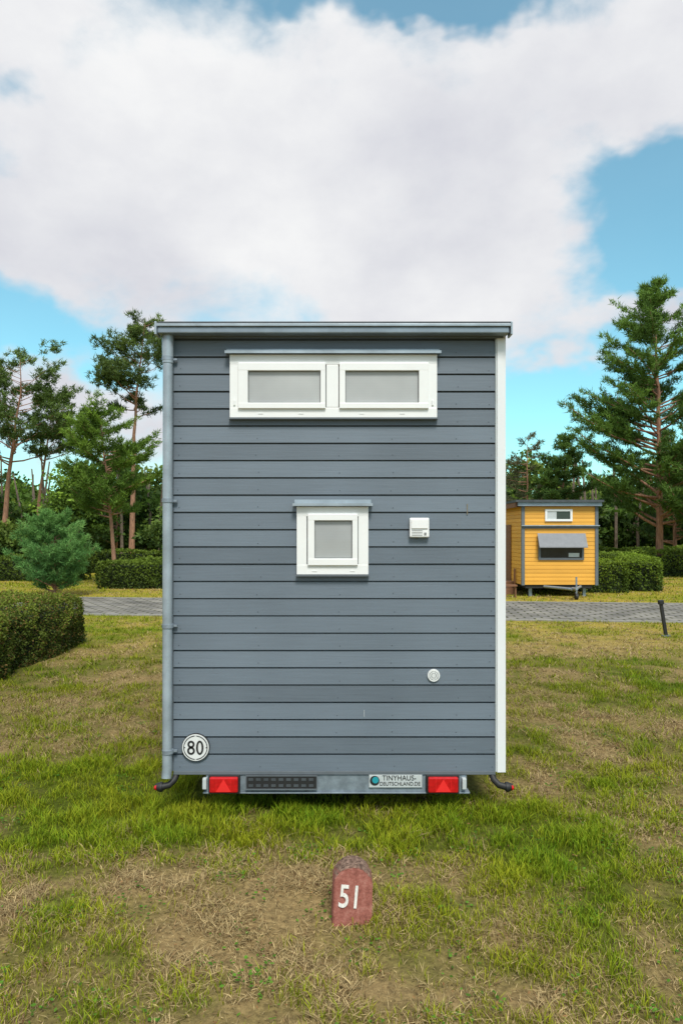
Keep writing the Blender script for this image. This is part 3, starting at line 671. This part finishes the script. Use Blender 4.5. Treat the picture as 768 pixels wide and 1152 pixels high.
for sgn,xb in ((-1,-1.235),(1,1.125)):
    tube('marker_arm',[(xb,FY+.0,.295),(xb+sgn*.01,FY-.03,.262),(xb+sgn*.04,FY-.06,.235),(xb+sgn*.09,FY-.07,.225)],[.024,.024,.024,.026],M_black,th,12)
    tube('marker_lamp',[(xb+sgn*.085,FY-.072,.225),(xb+sgn*.10,FY-.072,.225),(xb+sgn*.135,FY-.072,.225)],[.034,.037,.024],M_black,th,16)
    tube('marker_lens',[(xb+sgn*.125,FY-.085,.225),(xb+sgn*.142,FY-.085,.225)],[.022,.014],M_red,th,16)

# ------------------------------------------------------------------ number stone
def stone_mat():
    m,nt,b=newmat('red_stone_post')
    tc=N(nt,'ShaderNodeTexCoord')
    n=N(nt,'ShaderNodeTexNoise'); n.inputs['Scale'].default_value=22; n.inputs['Detail'].default_value=9; n.inputs['Roughness'].default_value=.75; nt.links.new(tc.outputs['Object'],n.inputs['Vector'])
    r=N(nt,'ShaderNodeValToRGB'); e=r.color_ramp.elements; e[0].position=.32; e[0].color=(.17,.06,.045,1); e[1].position=.68; e[1].color=(.44,.21,.17,1)
    e2=r.color_ramp.elements.new(.5); e2.color=(.32,.115,.09,1)
    nt.links.new(n.outputs['Fac'],r.inputs[0])
    g=N(nt,'ShaderNodeNewGeometry'); s=N(nt,'ShaderNodeSeparateXYZ'); nt.links.new(g.outputs['Normal'],s.inputs[0])
    mr=N(nt,'ShaderNodeMapRange'); mr.inputs[1].default_value=.25; mr.inputs[2].default_value=.7; nt.links.new(s.outputs['Z'],mr.inputs[0])
    mx=N(nt,'ShaderNodeMix',data_type='RGBA'); nt.links.new(mr.outputs[0],mx.inputs[0]); nt.links.new(r.outputs[0],mx.inputs[6])
    n2=N(nt,'ShaderNodeTexNoise'); n2.inputs['Scale'].default_value=60; n2.inputs['Detail'].default_value=6; nt.links.new(tc.outputs['Object'],n2.inputs['Vector'])
    r2=N(nt,'ShaderNodeValToRGB'); r2.color_ramp.elements[0].position=.35; r2.color_ramp.elements[0].color=(.07,.042,.032,1); r2.color_ramp.elements[1].position=.7; r2.color_ramp.elements[1].color=(.30,.20,.15,1)
    nt.links.new(n2.outputs['Fac'],r2.inputs[0]); nt.links.new(r2.outputs[0],mx.inputs[7]); nt.links.new(mx.outputs[2],b.inputs['Base Color'])
    bp=N(nt,'ShaderNodeBump'); bp.inputs['Distance'].default_value=.005; bp.inputs['Strength'].default_value=.7; nt.links.new(n2.outputs['Fac'],bp.inputs['Height']); nt.links.new(bp.outputs[0],b.inputs['Normal'])
    b.inputs['Roughness'].default_value=.92; b.inputs['Specular IOR Level'].default_value=.2
    return m
ns=empty('number_stone',(.056,3.60,0)); ns.rotation_euler=(math.radians(-3),math.radians(1.5),math.radians(2))
hw=.106; arch=.104; zt=.335; outl=[(-hw,-.08),(hw,-.08)]
for q in np.linspace(0,math.pi,25): outl.append((hw*math.cos(q), zt-arch+arch*math.sin(q)))
outl=np.array(outl); m_=len(outl); ysl=[0,.02,.06,.11,.145,.155]; scl=[.975,1,1,1,1,.95]
V=np.concatenate([np.stack([outl[:,0]*s,np.full(m_,y),(outl[:,1]-.15)*s+.15],1) for y,s in zip(ysl,scl)])
V+=R.normal(0,.0014,V.shape)
F=[(i*m_+j,i*m_+(j+1)%m_,(i+1)*m_+(j+1)%m_,(i+1)*m_+j) for i in range(5) for j in range(m_)]
o=mk('stone_body',V,[np.array(F),np.array([list(range(m_))[::-1]]),np.array([list(range(5*m_,6*m_))])],stone_mat(),ns)
mod=o.modifiers.new('b','BEVEL'); mod.width=.006; mod.segments=3; mod.limit_method='ANGLE'
text('stone_number','51',(-.016,-.0045,.175),.165,M_wpaint,ns,.0022,.0015,ry=4,sx=.76)

# ------------------------------------------------------------------ yellow tiny house
yh=empty('yellow_tiny_house',(0,0,0)); YY=22.6; ZB=.40
box('wall_core',6.0,8.43,YY+.04,29.0,ZB,3.0,M_yellow,yh)
ptsy=[(s*.8,z) for s,z in prof(.13,20,ZB)]
siding('siding_end',(6.05,YY),(8.38,YY),(0,1),ptsy,M_yellow,yh)
siding('siding_side',(5.96,29),(5.96,YY+.03),(1,0),ptsy,M_yellow,yh)
siding('siding_side',(8.46,YY+.03),(8.46,29),(-1,0),ptsy,M_yellow,yh)
box('corner_trim',5.95,6.05,YY-.03,YY+.05,ZB-.02,3.0,M_grtrim,yh); box('corner_trim',8.38,8.48,YY-.03,YY+.05,ZB-.02,3.0,M_grtrim,yh)
box('mid_trim',6.05,8.38,YY-.035,YY+.02,2.26,2.36,M_grtrim,yh); box('mid_cap',5.93,8.5,YY-.11,YY-.036,2.34,2.37,M_zinc,yh)
box('roof_fascia',5.80,8.55,YY-.16,YY-.02,3.0,3.12,M_gutter,yh); box('roof',5.72,8.6,YY-.22,29.2,3.125,3.2,M_darkmet,yh)
box('roof_side_fascia',5.74,5.80,YY-.02,29.1,2.96,3.12,M_brown,yh)
box('side_door',5.925,5.955,24.0,24.9,ZB,2.4,M_brown,yh); box('side_window',5.93,5.957,25.6,27.2,1.0,2.2,M_dglass,yh)
ring('window_frame',6.72,7.62,2.50,2.90,.07,YY-.05,YY+.02,M_white,yh,0); box('window_glass',6.78,7.56,YY-.02,YY+.01,2.56,2.84,M_dglass,yh)
box('window_blind',6.80,7.1,YY-.028,YY-.021,2.57,2.83,M_lgrey,yh)
ring('window_frame',6.50,8.0,1.22,2.08,.07,YY-.05,YY+.02,M_grtrim,yh,0); box('window_glass',6.56,7.94,YY-.02,YY+.01,1.28,2.02,M_dglass,yh)
box('curtain',7.5,7.85,YY-.028,YY-.021,1.32,1.45,M_lgrey,yh)
V=[(6.46,YY-.06,2.1),(8.04,YY-.06,2.1),(8.04,YY-.30,1.66),(6.46,YY-.30,1.66),(6.46,YY-.06,2.07),(8.04,YY-.06,2.07),(8.04,YY-.30,1.63),(6.46,YY-.30,1.63)]
mk('awning',V,np.array([(0,3,2,1),(4,5,6,7),(3,7,6,2),(0,4,7,3),(1,2,6,5),(0,1,5,4)]),M_awn,yh)
box('chassis',6.1,8.3,YY+.05,29,.28,ZB-.005,M_black,yh)
for y in (25.2,26.1):
    for x in (6.12,8.3): tube('wheel',[(x-.09,y,.3),(x+.09,y,.3)],[.3,.3],M_tyre,yh,20)
for x in (6.3,8.1): box('corner_jack',x-.05,x+.05,YY+.2,YY+.3,0,.28,M_steel,yh)
tube('drawbar',[(6.7,YY,.34),(7.25,YY-1.1,.34)],[.045,.045],M_steel,yh,8); tube('drawbar',[(7.9,YY,.34),(7.35,YY-1.1,.34)],[.045,.045],M_steel,yh,8)
tube('hitch',[(7.3,YY-1.0,.35),(7.3,YY-1.4,.37)],[.05,.04],M_steel,yh,8)
tube('jockey_post',[(7.42,YY-1.0,.08),(7.42,YY-1.0,.72)],[.03,.03],M_steel,yh,8); tube('jockey_wheel',[(7.38,YY-1.0,.1),(7.46,YY-1.0,.1)],[.1,.1],M_black,yh,14)
box('step_tread',5.35,5.93,23.4,24.2,.0,.22,M_brown,yh); box('step_tread',5.55,5.93,23.5,24.1,.222,.44,M_brown,yh)
box('step_rail',5.4,5.45,23.4,23.45,.0,.9,M_brown,yh); box('step_rail',5.88,5.93,23.3,23.35,.0,.9,M_brown,yh)
box('stool_top',5.35,5.75,22.35,22.6,.36,.41,M_brown,yh)
for x in (5.37,5.69): box('stool_leg',x,x+.04,22.4,22.55,0,.36,M_brown,yh)

# ------------------------------------------------------------------ leaning utility post
up=empty('utility_post',(6.60,13.9,0)); up.rotation_euler=(0,math.radians(-9),0)
box('post',-.03,.03,-.03,.03,-.05,.66,M_black,up,.006); box('post_head',-.045,.05,-.05,.05,.662,.75,M_black,up,.01)
box('post_base',-.07,.07,-.07,.07,-.02,.03,M_grtrim,up,.01)
